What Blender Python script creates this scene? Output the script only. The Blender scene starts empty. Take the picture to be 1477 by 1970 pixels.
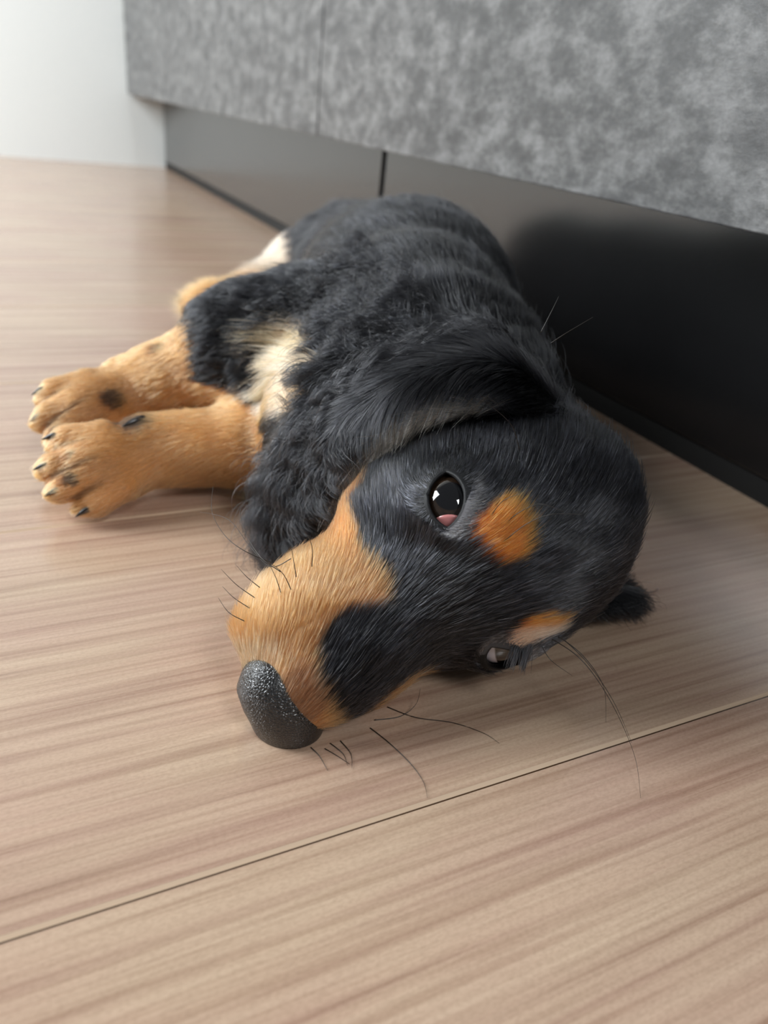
import bpy, bmesh, math, random
import numpy as np
from mathutils import Vector, Matrix

SC = bpy.context.scene
CM = 0.01                                   # the scene is worked out in centimetres

# ------------------------------------------------------------------ camera
RC = ((0.90075776, 0.11908791, -0.41767633),
      (-0.422091, 0.46663978, -0.77723002),
      (0.10234569, 0.87639339, 0.47059534))
cam_data = bpy.data.cameras.new('camera')
cam = bpy.data.objects.new('camera', cam_data)
SC.collection.objects.link(cam)
cam.matrix_world = Matrix.Translation((0, 0, .14)) @ Matrix(RC).to_4x4()
cam_data.sensor_fit = 'HORIZONTAL'
cam_data.sensor_width = 36
cam_data.lens = 36 * 1446.45 / 1477
cam_data.clip_start = .005
cam_data.clip_end = 50
cam_data.dof.use_dof = True
cam_data.dof.focus_distance = .192
cam_data.dof.aperture_fstop = 16
SC.camera = cam

# ------------------------------------------------------------------ view and light
SC.view_settings.view_transform = 'Standard'
SC.view_settings.look = 'None'
SC.view_settings.gamma = 1
SC.view_settings.exposure = 0.0
SC.view_settings.use_curve_mapping = False
SC.cycles.use_denoising = True
SC.cycles.max_bounces = 10
SC.cycles_curves.shape = 'RIBBONS'

world = bpy.data.worlds.new('room_daylight')
SC.world = world
world.use_nodes = True
wb = world.node_tree.nodes['Background']
wb.inputs['Color'].default_value = (.92, .96, 1.0, 1)
wb.inputs['Strength'].default_value = .15


def area(name, loc, target, sx, sy, power, color):
    l = bpy.data.lights.new(name, 'AREA')
    l.shape = 'RECTANGLE'; l.size = sx; l.size_y = sy
    l.energy = power; l.color = color
    o = bpy.data.objects.new(name, l)
    SC.collection.objects.link(o)
    o.location = loc
    o.rotation_euler = (Vector(target) - Vector(loc)).to_track_quat('-Z', 'Y').to_euler()
    return o


area('window_light', (-1.5, .95, 1.1), (.1, .7, .0), .8, 1.3, 50, (.91, .96, 1.0))
area('kitchen_window_light', (.35, -1.3, 1.7), (.1, .25, 0), .7, .55, 25, (.95, .98, 1.0))
area('wall_fill_light', (-1.25, 1.05, .9), (-.1, 1.572, .25), .5, 1.2, 17, (.91, .97, 1.0))  # added fill that brightens the back wall, not an actual window

# ------------------------------------------------------------------ helpers


def link(o, parent=None):
    SC.collection.objects.link(o)
    if parent is not None:
        o.parent = parent
        o.matrix_parent_inverse = Matrix.Translation(-Vector(parent.location))
    return o


def mesh_obj(name, verts, faces, mat, parent=None, smooth=True):
    me = bpy.data.meshes.new(name)
    me.from_pydata([tuple(v) for v in verts], [], [tuple(f) for f in faces])
    me.update()
    if smooth:
        me.shade_smooth()
    if mat:
        me.materials.append(mat)
    o = bpy.data.objects.new(name, me)
    return link(o, parent)


def box(name, x0, x1, y0, y1, z0, z1, mat, parent=None, bev=.0):
    """box in cm, bevelled edges"""
    bm = bmesh.new()
    bmesh.ops.create_cube(bm, size=1)
    for v in bm.verts:
        v.co = Vector(((x0 + (v.co.x + .5) * (x1 - x0)) * CM, (y0 + (v.co.y + .5) * (y1 - y0)) * CM, (z0 + (v.co.z + .5) * (z1 - z0)) * CM))
    if bev:
        bmesh.ops.bevel(bm, geom=bm.edges[:], offset=bev * CM, segments=2, profile=.5, affect='EDGES')
    me = bpy.data.meshes.new(name)
    bm.to_mesh(me); bm.free()
    me.materials.append(mat)
    o = bpy.data.objects.new(name, me)
    return link(o, parent)


def empty(name, loc):
    o = bpy.data.objects.new(name, None)
    o.empty_display_size = .02
    SC.collection.objects.link(o)
    o.location = Vector(loc) * CM
    return o


def tag(o, label, cat=None, group=None, kind=None):
    if label: o['label'] = label
    if cat: o['category'] = cat
    if group: o['group'] = group
    if kind: o['kind'] = kind
    return o


def new_mat(name):
    m = bpy.data.materials.new(name)
    m.use_nodes = True
    nt = m.node_tree
    b = nt.nodes['Principled BSDF']
    return m, nt, b


def N(nt, kind, **kw):
    n = nt.nodes.new(kind)
    for k, v in kw.items():
        if k.startswith('i_'):
            n.inputs[k[2:].replace('_', ' ')].default_value = v
        else:
            setattr(n, k, v)
    return n


def mapping(nt, scale, coord='Object', rot=(0, 0, 0), loc=(0, 0, 0)):
    tc = N(nt, 'ShaderNodeTexCoord')
    mp = N(nt, 'ShaderNodeMapping')
    mp.inputs['Scale'].default_value = scale
    mp.inputs['Rotation'].default_value = rot
    mp.inputs['Location'].default_value = loc
    nt.links.new(tc.outputs[coord], mp.inputs['Vector'])
    return mp.outputs['Vector']


def noise(nt, vec, scale, detail=4, rough=.5, dist=0.0):
    n = N(nt, 'ShaderNodeTexNoise')
    n.inputs['Scale'].default_value = scale
    n.inputs['Detail'].default_value = detail
    n.inputs['Roughness'].default_value = rough
    n.inputs['Distortion'].default_value = dist
    nt.links.new(vec, n.inputs['Vector'])
    return n.outputs['Fac']


def ramp(nt, fac, stops):
    r = N(nt, 'ShaderNodeValToRGB')
    e = r.color_ramp.elements
    while len(e) < len(stops):
        e.new(.5)
    for el, (p, c) in zip(e, stops):
        el.position = p
        el.color = (*c, 1) if len(c) == 3 else c
    nt.links.new(fac, r.inputs['Fac'])
    return r.outputs['Color']


def mix(nt, fac, a, b, mode='MIX'):
    m = N(nt, 'ShaderNodeMix', data_type='RGBA', blend_type=mode)
    for sock, v in ((m.inputs[0], fac), (m.inputs[6], a), (m.inputs[7], b)):
        if hasattr(v, 'is_linked') or isinstance(v, bpy.types.NodeSocket):
            nt.links.new(v, sock)
        else:
            sock.default_value = v if not isinstance(v, tuple) else ((*v, 1) if len(v) == 3 else v)
    return m.outputs[2]


def bump(nt, b, h, strength, dist):
    n = N(nt, 'ShaderNodeBump')
    n.inputs['Strength'].default_value = strength
    n.inputs['Distance'].default_value = dist
    nt.links.new(h, n.inputs['Height'])
    nt.links.new(n.outputs['Normal'], b.inputs['Normal'])
    return n


def srgb(r, g, b):
    f = lambda c: (c / 255 / 12.92) if c / 255 <= .04045 else ((c / 255 + .055) / 1.055) ** 2.4
    return (f(r), f(g), f(b))


# ------------------------------------------------------------------ materials of the room
def wood_material():
    m, nt, b = new_mat('laminate_oak')
    # one grain per board: shift the pattern with the board number
    tc = N(nt, 'ShaderNodeTexCoord')
    sep = N(nt, 'ShaderNodeSeparateXYZ')
    nt.links.new(tc.outputs['Object'], sep.inputs[0])
    sh = N(nt, 'ShaderNodeMath', operation='SUBTRACT'); sh.inputs[1].default_value = .0997
    nt.links.new(sep.outputs['Y'], sh.inputs[0])
    dv = N(nt, 'ShaderNodeMath', operation='DIVIDE'); dv.inputs[1].default_value = .1512
    nt.links.new(sh.outputs[0], dv.inputs[0])
    fl = N(nt, 'ShaderNodeMath', operation='FLOOR'); nt.links.new(dv.outputs[0], fl.inputs[0])
    off = N(nt, 'ShaderNodeMath', operation='MULTIPLY'); off.inputs[1].default_value = 3.71
    nt.links.new(fl.outputs[0], off.inputs[0])
    comb = N(nt, 'ShaderNodeCombineXYZ')
    nt.links.new(sep.outputs['X'], comb.inputs[0]); nt.links.new(sep.outputs['Y'], comb.inputs[1]); nt.links.new(off.outputs[0], comb.inputs[2])

    def vec(scale, rotz=0.0):
        mp = N(nt, 'ShaderNodeMapping')
        mp.inputs['Scale'].default_value = scale
        mp.inputs['Rotation'].default_value = (0, 0, rotz)
        nt.links.new(comb.outputs[0], mp.inputs['Vector'])
        return mp.outputs['Vector']
    a = .05
    grain = noise(nt, vec((4, 290, 1), a), 1.0, 3, .55, .35)          # growth lines
    fine = noise(nt, vec((16, 700, 1), a), 1.0, 3, .6)                # pores
    broad = noise(nt, vec((5, 28, 1), a), 1.0, 3, .5)
    blotch = noise(nt, vec((11, 22, 1), 0), 1.0, 2, .5)
    speck = noise(nt, vec((900, 1800, 1), 0), 1.0, 2, .6)
    c = ramp(nt, grain, [(.30, srgb(152, 123, 105)), (.40, srgb(173, 145, 125)), (.50, srgb(184, 158, 136)), (.72, srgb(196, 172, 149))])
    c2 = ramp(nt, blotch, [(.35, srgb(176, 140, 124)), (.62, srgb(190, 166, 140))])
    c = mix(nt, .38, c, c2)
    cb = ramp(nt, broad, [(.3, (.95, .935, .93)), (.7, (1.03, 1.02, 1.01))])
    c = mix(nt, 1.0, c, cb, 'MULTIPLY')
    fine2 = noise(nt, vec((7, 420, 1), a + .02), 1.0, 2, .5, .2)
    cg = ramp(nt, fine2, [(.34, (.84, .80, .78)), (.46, (1, 1, 1)), (.8, (1.04, 1.04, 1.04))])
    c = mix(nt, .9, c, cg, 'MULTIPLY')
    cf = ramp(nt, fine, [(.30, (.80, .76, .73)), (.50, (1, 1, 1)), (.8, (1.06, 1.06, 1.06))])
    c = mix(nt, .8, c, cf, 'MULTIPLY')
    cs = ramp(nt, speck, [(.3, (.86, .84, .82)), (.6, (1.06, 1.06, 1.06))])
    c = mix(nt, .6, c, cs, 'MULTIPLY')
    # the bevel between the boards is painted paler for its highlight, its slit dark for shade
    geo = N(nt, 'ShaderNodeMapRange'); geo.inputs['From Min'].default_value = -.00004; geo.inputs['From Max'].default_value = -.00001
    nt.links.new(sep.outputs['Z'], geo.inputs['Value'])
    g2 = N(nt, 'ShaderNodeMapRange'); g2.inputs['From Min'].default_value = -.00049; g2.inputs['From Max'].default_value = -.00045
    nt.links.new(sep.outputs['Z'], g2.inputs['Value'])
    gc = mix(nt, g2.outputs[0], srgb(66, 46, 30), srgb(206, 180, 154))
    c = mix(nt, geo.outputs[0], gc, c)
    nt.links.new(c, b.inputs['Base Color'])
    rr = N(nt, 'ShaderNodeMapRange'); rr.inputs['To Min'].default_value = .22; rr.inputs['To Max'].default_value = .30
    nt.links.new(fine, rr.inputs['Value']); nt.links.new(rr.outputs[0], b.inputs['Roughness'])
    b.inputs['Specular IOR Level'].default_value = .5
    b.inputs['Coat Weight'].default_value = .3
    b.inputs['Coat Roughness'].default_value = .16
    bump(nt, b, fine, .25, .0002)
    return m


def concrete_material():
    m, nt, b = new_mat('concrete_laminate')
    v = mapping(nt, (1, .5, .85))
    big = noise(nt, v, 13, 5, .55, .2)
    mid = noise(nt, v, 85, 9, .70, 0)
    sm = noise(nt, v, 420, 6, .8)
    c = ramp(nt, mid, [(.34, srgb(54, 54, 55)), (.45, srgb(70, 70, 71)), (.51, srgb(88, 88, 88)), (.62, srgb(114, 114, 114))])
    cb = ramp(nt, big, [(.34, (.74, .74, .75)), (.52, (1, 1, 1)), (.68, (1.16, 1.16, 1.15))])
    c = mix(nt, .9, c, cb, 'MULTIPLY')
    cs = ramp(nt, sm, [(.38, (.80, .80, .80)), (.5, (1, 1, 1)), (.66, (1.28, 1.28, 1.28))])
    c = mix(nt, .9, c, cs, 'MULTIPLY')
    nt.links.new(c, b.inputs['Base Color'])
    b.inputs['Roughness'].default_value = .34
    bump(nt, b, sm, .4, .0006)
    return m


def plain(name, col, rough, metallic=0, spec=.5, bump_scale=None, bs=.1, bd=.0003):
    m, nt, b = new_mat(name)
    v = mapping(nt, (1, 1, 1))
    n = noise(nt, v, bump_scale or 60, 3)
    c = ramp(nt, n, [(.3, tuple(x * .93 for x in col)), (.7, tuple(min(1, x * 1.05) for x in col))])
    nt.links.new(c, b.inputs['Base Color'])
    b.inputs['Roughness'].default_value = rough
    b.inputs['Metallic'].default_value = metallic
    b.inputs['Specular IOR Level'].default_value = spec
    if bump_scale:
        bump(nt, b, n, bs, bd)
    return m


WOOD = wood_material()
CONCRETE = concrete_material()
WALL = plain('white_wallpaper', srgb(240, 244, 242), .8, bump_scale=500, bs=.3)
KICK = plain('grey_toe_kick_laminate', srgb(22, 22, 23), .24, spec=.6)
KICK.node_tree.nodes['Principled BSDF'].inputs['Coat Weight'].default_value = .5
KICK.node_tree.nodes['Principled BSDF'].inputs['Coat Roughness'].default_value = .2
RUBBER = plain('black_rubber_strip', srgb(12, 12, 12), .7)
DARK = plain('dark_gap', srgb(16, 16, 17), .6)


# ------------------------------------------------------------------ room
def build_floor():
    """boards 15.1 cm wide with V-shaped bevels between them, profile run along X"""
    x0, x1 = -320, 38
    prof = []
    y = 9.97 - 15.12 * 12
    prof.append((y - 7, 0))
    while y < 175:
        prof += [(y - .100, 0), (y - .097, -.05), (y - .032, -.05), (y + .080, 0)]
        y += 15.12
    prof.append((y, 0))
    vs, fs = [], []
    for (yy, zz) in prof:
        vs.append((x0 * CM, yy * CM, zz * CM)); vs.append((x1 * CM, yy * CM, zz * CM))
    for i in range(len(prof) - 1):
        fs.append((2 * i, 2 * i + 1, 2 * i + 3, 2 * i + 2))
    # a body below, closing the slab
    n = len(vs)
    vs += [(x0 * CM, prof[0][0] * CM, -.02), (x1 * CM, prof[0][0] * CM, -.02), (x0 * CM, prof[-1][0] * CM, -.02), (x1 * CM, prof[-1][0] * CM, -.02)]
    fs += [(n, n + 2, n + 3, n + 1), (0, n, n + 1, 1), (2 * len(prof) - 2, 2 * len(prof) - 1, n + 3, n + 2)]
    o = mesh_obj('floor', vs, fs, WOOD, smooth=False)
    o['kind'] = 'structure'


build_floor()
w = box('wall_back', -320, 90, 157.2, 165, -1, 240, WALL); w['kind'] = 'structure'


def cabinet(y0, y1, label, gap_far=.5):
    c = empty('kitchen_cabinet', (40, (y0 + y1) / 2, 0))
    tag(c, label, 'cabinet', 'grey base cabinets along the floor')
    box('carcass', 25.4, 80, y0 + .05, y1 - .05, 11.7, 80, DARK, c)
    f = box('drawer_front', 23.5, 25.3, y0 + .10, y1 - .10, 11.55, 79, CONCRETE, c, .05)
    box('toe_kick', 29.5, 31, y0 + .35, y1 - gap_far, 1.25, 11.65, KICK, c, .05)
    box('sealing_strip', 29.7, 30.4, y0 + .0, y1 - .0, 0.0, 1.3, RUBBER, c)
    return c


cabinet(62.1, 157.0, 'grey concrete-look base cabinet standing against the white wall, at the far end', 1.0)
cabinet(-40, 62.1, 'grey concrete-look base cabinet nearest the camera, standing right behind the puppy')


# ------------------------------------------------------------------ shape of the puppy (distances in cm)
# <SDF>
HO = np.array([9.55, 12.93, 3.46])
HF = np.array([-.927, -.239, -.288]); HF /= np.linalg.norm(HF)
HE = np.array([-.352, .291, .890]); HE -= HF * (HE @ HF); HE /= np.linalg.norm(HE)
HU = np.cross(HE, HF)
HA = np.stack([HF, HE, HU], 1)            # head axes: nose, right side of the dog, crown


def HW(p):
    return HO + np.asarray(p, float) @ HA.T


def HL(p):
    return (np.asarray(p, float) - HO) @ HA


def smin(a, b, k):
    h = np.maximum(k - np.abs(a - b), 0) / k
    return np.minimum(a, b) - h * h * k * .25


def smax(a, b, k):
    return -smin(-a, -b, k)


def ell(P, c, r, A=None):
    q = P - np.asarray(c, float)
    if A is not None:
        q = q @ A
    r = np.asarray(r, float)
    k0 = np.linalg.norm(q / r, axis=-1)
    k1 = np.linalg.norm(q / (r * r), axis=-1) + 1e-9
    return k0 * (k0 - 1) / k1


def cone(P, a, b, ra, rb, sq=None, axis=None):
    a = np.asarray(a, float); b = np.asarray(b, float)
    ab = b - a
    t = np.clip(((P - a) @ ab) / (ab @ ab), 0, 1)
    q = P - a - t[..., None] * ab
    if sq is not None:                     # squash along an axis
        ax = np.asarray(axis, float); ax = ax / np.linalg.norm(ax)
        s = q @ ax
        q = q + np.outer(s, ax) * (1 / sq - 1) if q.ndim == 2 else q
    return np.linalg.norm(q, axis=-1) - (ra + (rb - ra) * t)


def frame(f, up):
    f = np.asarray(f, float); f = f / np.linalg.norm(f)
    up = np.asarray(up, float); s = np.cross(up, f); s /= np.linalg.norm(s)
    u = np.cross(f, s)
    return np.stack([f, s, u], 1)


EYE_R = .92
EYES = {1: np.array([-.83, 1.94, -.62]), -1: np.array([-.70, -1.66, -.42])}     # eyeball centres, head axes
EYE_N = {1: np.array([.42, .62, .66]), -1: np.array([.50, -.42, .76])}


def head_sdf(P):
    """P in head axes"""
    d = ell(P, (-3.3, -.15, -1.35), (3.62, 3.15, 2.93))
    d = smin(d, ell(P, (-1.6, 0, -.5), (2.4, 2.2, 1.7)), 1.2)
    for s in (1, -1):
        d = smin(d, ell(P, (-1.6, s * 1.8, -2.6), (2.9, 1.35, 2.2)), 1.0)        # cheek
        d = smin(d, ell(P, (-1.25, s * 1.45, .15), (1.0, .85, .7)), .8)           # brow
    d = smin(d, cone(P, (.3, -.05, -1.7), (4.2, -.45, -2.15), 1.75, 1.25), .9)      # bridge and muzzle
    d = smin(d, ell(P, (2.45, .88, -2.75), (2.55, 1.25, 1.6)), .8)                   # flews
    d = smin(d, ell(P, (2.6, -1.05, -2.4), (2.3, 1.1, 1.5)), .8)
    d = smin(d, cone(P, (-1.5, 0, -4.0), (3.1, -.1, -3.9), 1.6, .8), .6)            # lower jaw
    return d


def eye_frame(s):
    N = EYE_N[s] / np.linalg.norm(EYE_N[s])
    L = np.array([.30, -s * .95, 0]); L -= N * (L @ N); L /= np.linalg.norm(L)   # lid axis, towards the inner corner
    return N, L, np.cross(N, L)


def lid_dist(P, s):
    """distance outside the almond of the lids (head axes), and height along the gaze"""
    N, L, T = eye_frame(s)
    q = P - EYES[s]
    n, l, t = q @ N, q @ L, q @ T
    return np.maximum(np.hypot(l, t - .40) - .82, np.hypot(l, t + .40) - .82), n, np.sqrt(n * n + l * l + t * t)


def eye_sdf(P, d):
    for s in (1, -1):
        al, n, rr = lid_dist(P, s)
        d = smin(d, rr - (EYE_R + .05), .7)
        d = np.where(n > 0, smax(d, -np.maximum(al, -n), .08), d)
        d = smax(d, -(rr - (EYE_R + .005)), .04)
    return d


def lidded_sdf(P):
    """the body with the swelling of the lids but without their openings"""
    d = dog_sdf(P, False)
    L = HL(P)
    for s in (1, -1):
        d = smin(d, np.linalg.norm(L - EYES[s], axis=-1) - (EYE_R + .05), .7)
    return d


def PAW(P, wrist, tip, up, w, th, splay=.12, curl=0.25):
    """a paw: pad body and four toes; wrist and tip in world, up = back of the paw"""
    wrist = np.asarray(wrist, float); tip = np.asarray(tip, float)
    A = frame(tip - wrist, up)
    Lg = np.linalg.norm(tip - wrist)
    Q = (P - wrist) @ A
    d = ell(Q, (Lg * .42, 0, -.05), (Lg * .50, w * .46, th * .5))
    for i, o in enumerate((-1.5, -.5, .5, 1.5)):
        ln = Lg * (.80 if abs(o) > 1 else .97)
        y1 = o * w * .235 * (1 + splay)
        a = (Lg * .42, o * w * .20, .1 * th); b = (ln - w * .14, y1, -.03 * th)
        d = smin(d, cone(Q, a, b, w * .185, w * .175), .22)
        d = smin(d, ell(Q, (ln - w * .12, y1, -.10 * th), (w * .22, w * .16, w * .18)), .12)
    return d


PAWS = {                                    # wrist, tip, up, width, thickness
    'front_left': ((4.3, 26.7, 1.8), (.55, 25.6, 1.6), (0, -.7, .7), 3.1, 2.4),
    'front_right': ((4.6, 31.2, 2.4), (.75, 29.3, 2.0), (.0, -.55, .8), 3.4, 2.5),
    'hind': ((13.4, 47.0, 2.6), (9.7, 47.2, 2.1), (0, -.3, 1.0), 2.9, 2.3),
}


def body_sdf(P):
    d = cone(P, (14.2, 24.5, 4.8), (17.2, 32, 5.2), 4.2, 4.9)
    d = smin(d, cone(P, (17.2, 32, 5.2), (19.6, 41, 4.5), 4.9, 4.3), 1.5)
    d = smin(d, cone(P, (19.6, 41, 4.5), (21.0, 48.5, 4.0), 4.3, 3.9), 1.5)
    # neck
    d = smin(d, cone(P, (13.8, 22.5, 4.8), (12.6, 17.0, 4.2), 3.7, 2.9), 2.0)
    # chest front
    d = smin(d, ell(P, (11.0, 22.5, 3.9), (3.6, 4.0, 3.6)), 1.5)
    # belly fur line
    d = smin(d, cone(P, (13.5, 30, 3.0), (15.5, 41, 2.6), 2.9, 2.4), 2.0)
    # right shoulder / upper arm and elbow
    d = smin(d, cone(P, (14.5, 26.5, 6.4), (8.6, 29.8, 4.6), 3.2, 2.7), 1.2)
    d = smin(d, cone(P, (9.0, 30.0, 4.2), (4.4, 31.4, 2.4), 2.3, 1.6), .6)
    d = smin(d, PAW(P, *PAWS['front_right']), .5)
    # left upper arm, forearm, paw
    d = smin(d, cone(P, (12.5, 23.5, 2.6), (8.4, 26.3, 2.1), 2.4, 1.9), 1.0)
    d = smin(d, cone(P, (8.4, 26.3, 1.9), (4.4, 26.8, 1.8), 1.6, 1.35), .6)
    d = smin(d, PAW(P, *PAWS['front_left']), .5)
    # hind leg: thigh, shank, paw
    d = smin(d, cone(P, (20.3, 47.5, 4.2), (18.0, 48.8, 3.9), 3.9, 2.4), 1.5)
    d = smin(d, cone(P, (18.3, 49.3, 4.0), (13.2, 47.0, 2.6), 1.7, 1.15), .8)
    d = smin(d, PAW(P, *PAWS['hind']), .4)
    # tail
    d = smin(d, cone(P, (23.5, 52.0, 2.6), (22.5, 58.0, 1.3), 1.3, .7), 1.0)
    return d


def dog_sdf(P, eyes=True):
    h = head_sdf(HL(P))
    d = smin(body_sdf(P), h, 1.0)
    d = smax(d, .04 - P[..., 2], .5)
    if eyes:
        d = eye_sdf(HL(P), d)
    return d
# </SDF>


# ------------------------------------------------------------------ turning the distance field into a mesh
def field_mesh(fn, lo, hi, h, coarse=4):
    lo = np.array(lo, float); hi = np.array(hi, float)
    n = (np.ceil((hi - lo) / (h * coarse)).astype(int)) * coarse + 1
    nc = (n - 1) // coarse
    # coarse block centres
    gx = [lo[k] + (np.arange(nc[k]) + .5) * h * coarse for k in range(3)]
    X = np.stack(np.meshgrid(*gx, indexing='ij'), -1).reshape(-1, 3)
    D = np.concatenate([fn(X[i:i + 200000]) for i in range(0, len(X), 200000)]).reshape(nc)
    val = np.repeat(np.repeat(np.repeat(np.sign(D) * 9, coarse, 0), coarse, 1), coarse, 2)
    val = np.pad(val, ((0, 1),) * 3, mode='edge').astype(np.float32)
    near = np.abs(D) < h * coarse * 1.9
    m = np.pad(np.repeat(np.repeat(np.repeat(near, coarse, 0), coarse, 1), coarse, 2), ((0, 1),) * 3, mode='edge')
    idx = np.argwhere(m)
    P = lo + idx * h
    v = np.concatenate([fn(P[i:i + 200000]) for i in range(0, len(P), 200000)])
    val[m] = v
    neg = val < 0
    c = np.zeros(np.array(val.shape) - 1, int)
    for a in (0, 1):
        for b in (0, 1):
            for d in (0, 1):
                c += neg[a:a + c.shape[0], b:b + c.shape[1], d:d + c.shape[2]]
    act = (c > 0) & (c < 8)
    cells = np.argwhere(act)
    vid = -np.ones(c.shape, int); vid[act] = np.arange(len(cells))
    acc = np.zeros((len(cells), 3)); cnt = np.zeros(len(cells))
    corners = [(a, b, d) for a in (0, 1) for b in (0, 1) for d in (0, 1)]
    for p in corners:
        for ax in range(3):
            if p[ax] == 0:
                q = list(p); q[ax] = 1
                i0 = cells + p; i1 = cells + q
                v0 = val[i0[:, 0], i0[:, 1], i0[:, 2]]; v1 = val[i1[:, 0], i1[:, 1], i1[:, 2]]
                s = (v0 < 0) != (v1 < 0)
                t = np.where(s, v0 / np.where(s, v0 - v1, 1), 0)
                pt = i0 + 0.0
                pt[:, ax] += t
                acc[s] += pt[s]; cnt[s] += 1
    V = lo + acc / cnt[:, None] * h
    faces = []
    for ax in range(3):
        u, w = [(1, 2), (2, 0), (0, 1)][ax]
        sl0 = [slice(None)] * 3; sl1 = [slice(None)] * 3
        sl0[ax] = slice(0, -1); sl1[ax] = slice(1, None)
        e = neg[tuple(sl0)] != neg[tuple(sl1)]
        ii = np.argwhere(e)
        ok = (ii[:, u] > 0) & (ii[:, w] > 0) & (ii[:, u] < c.shape[u]) & (ii[:, w] < c.shape[w]) & (ii[:, ax] < c.shape[ax])
        ii = ii[ok]
        du = np.zeros(3, int); du[u] = 1; dw = np.zeros(3, int); dw[w] = 1
        q = [ii - du - dw, ii - dw, ii, ii - du]
        F = np.stack([vid[k[:, 0], k[:, 1], k[:, 2]] for k in q], 1)
        s = neg[ii[:, 0], ii[:, 1], ii[:, 2]]
        F[~s] = F[~s][:, ::-1]
        faces.append(F)
    F = np.concatenate(faces)
    F = F[(F >= 0).all(1)]
    return V, F


def gradient(fn, P, e=.015):
    out = []
    for i in range(0, len(P), 150000):
        Q = P[i:i + 150000]
        g = np.stack([fn(Q + np.eye(3)[k] * e) - fn(Q - np.eye(3)[k] * e) for k in range(3)], 1)
        out.append(g / (np.linalg.norm(g, axis=1, keepdims=True) + 1e-9))
    return np.concatenate(out)


def project(fn, P, it=2):
    for _ in range(it):
        d = np.concatenate([fn(P[i:i + 200000]) for i in range(0, len(P), 200000)])
        P = P - gradient(fn, P) * np.clip(d, -.2, .2)[:, None]
    return P


rng = np.random.default_rng(7)
_W = rng.normal(size=(10, 3)); _PH = rng.uniform(0, 6.28, (3, 10))


def wav(P, freq, ch=0):
    """smooth pseudo-random value in about -1..1"""
    k = _W * freq
    return np.sin(P @ k.T + _PH[ch] + 1.7 * np.sin(P @ (k[::-1].T * .6) + _PH[(ch + 1) % 3])).sum(1) / 3.2


def wavv(P, freq):
    return np.stack([wav(P, freq, c) for c in range(3)], 1)


def poly_sd(pts, poly):
    """signed distance to a polygon, negative inside"""
    poly = np.array(poly); n = len(poly)
    d = np.full(len(pts), 1e9); ins = np.zeros(len(pts), bool)
    for i in range(n):
        a = poly[i]; b = poly[(i + 1) % n]
        ab = b - a
        t = np.clip(((pts - a) @ ab) / (ab @ ab), 0, 1)
        d = np.minimum(d, np.linalg.norm(pts - a - t[:, None] * ab, axis=1))
        cond = (a[1] > pts[:, 1]) != (b[1] > pts[:, 1])
        with np.errstate(divide='ignore', invalid='ignore'):
            xx = (b[0] - a[0]) * (pts[:, 1] - a[1]) / (b[1] - a[1]) + a[0]
        ins ^= cond & (pts[:, 0] < xx)
    return np.where(ins, -d, d)


HEAD_POLY = {
    'TAN_MUZZLE': [(-3.67, 3.37), (-2.68, 3.49), (-2.72, 2.7), (-3.04, 2.14), (-2.71, 1.47), (-2.57, 0.83), (-1.98, 0.09), (-2.05, -0.29), (-2.99, -0.45), (-3.48, -0.81), (-3.75, -1.23), (-3.71, -2.09), (-3.33, -3.05), (-3.08, -3.53), (-2.57, -2.93), (-1.78, -2.45), (-1.22, -2.29), (-0.8, -2.57), (-2.6, -4.36), (-6.47, -5.33), (-6.88, -1.6), (-6.19, 0.75), (-4.53, 2.41)],
    'BROW_R': [(0.15, 1.61), (0.32, 2.07), (0.65, 2.38), (1.04, 2.44), (1.42, 2.19), (1.6, 1.75), (1.49, 1.25), (1.2, 0.98), (0.76, 0.88), (0.38, 1.16)],
    'BROW_L': [(1.29, -0.87), (1.45, -0.57), (1.97, -0.48), (2.76, -0.62), (2.72, -0.95), (2.22, -1.15), (1.72, -1.28), (1.42, -1.16)],
    'TAN_EAR': [(-1.81, 4.13), (-1.58, 4.57), (-1.14, 4.68), (-1.04, 4.34), (-1.38, 4.05)],
    'CREAM_CHEST': [(-6.9, 8.74), (-6.03, 9.13), (-5.25, 8.38), (-4.72, 6.9), (-4.97, 5.91), (-5.75, 5.26), (-7.02, 5.51), (-7.42, 5.94), (-6.8, 6.83), (-6.54, 7.7)],
    'CREAM_HIND': [(-8.16, 10.74), (-11.36, 18.42), (-9.22, 17.94), (-7.81, 18.48), (-4.96, 13.89), (-4.75, 11.5), (-5.6, 10.77), (-6.42, 10.7), (-7.21, 10.23)],
}
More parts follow.
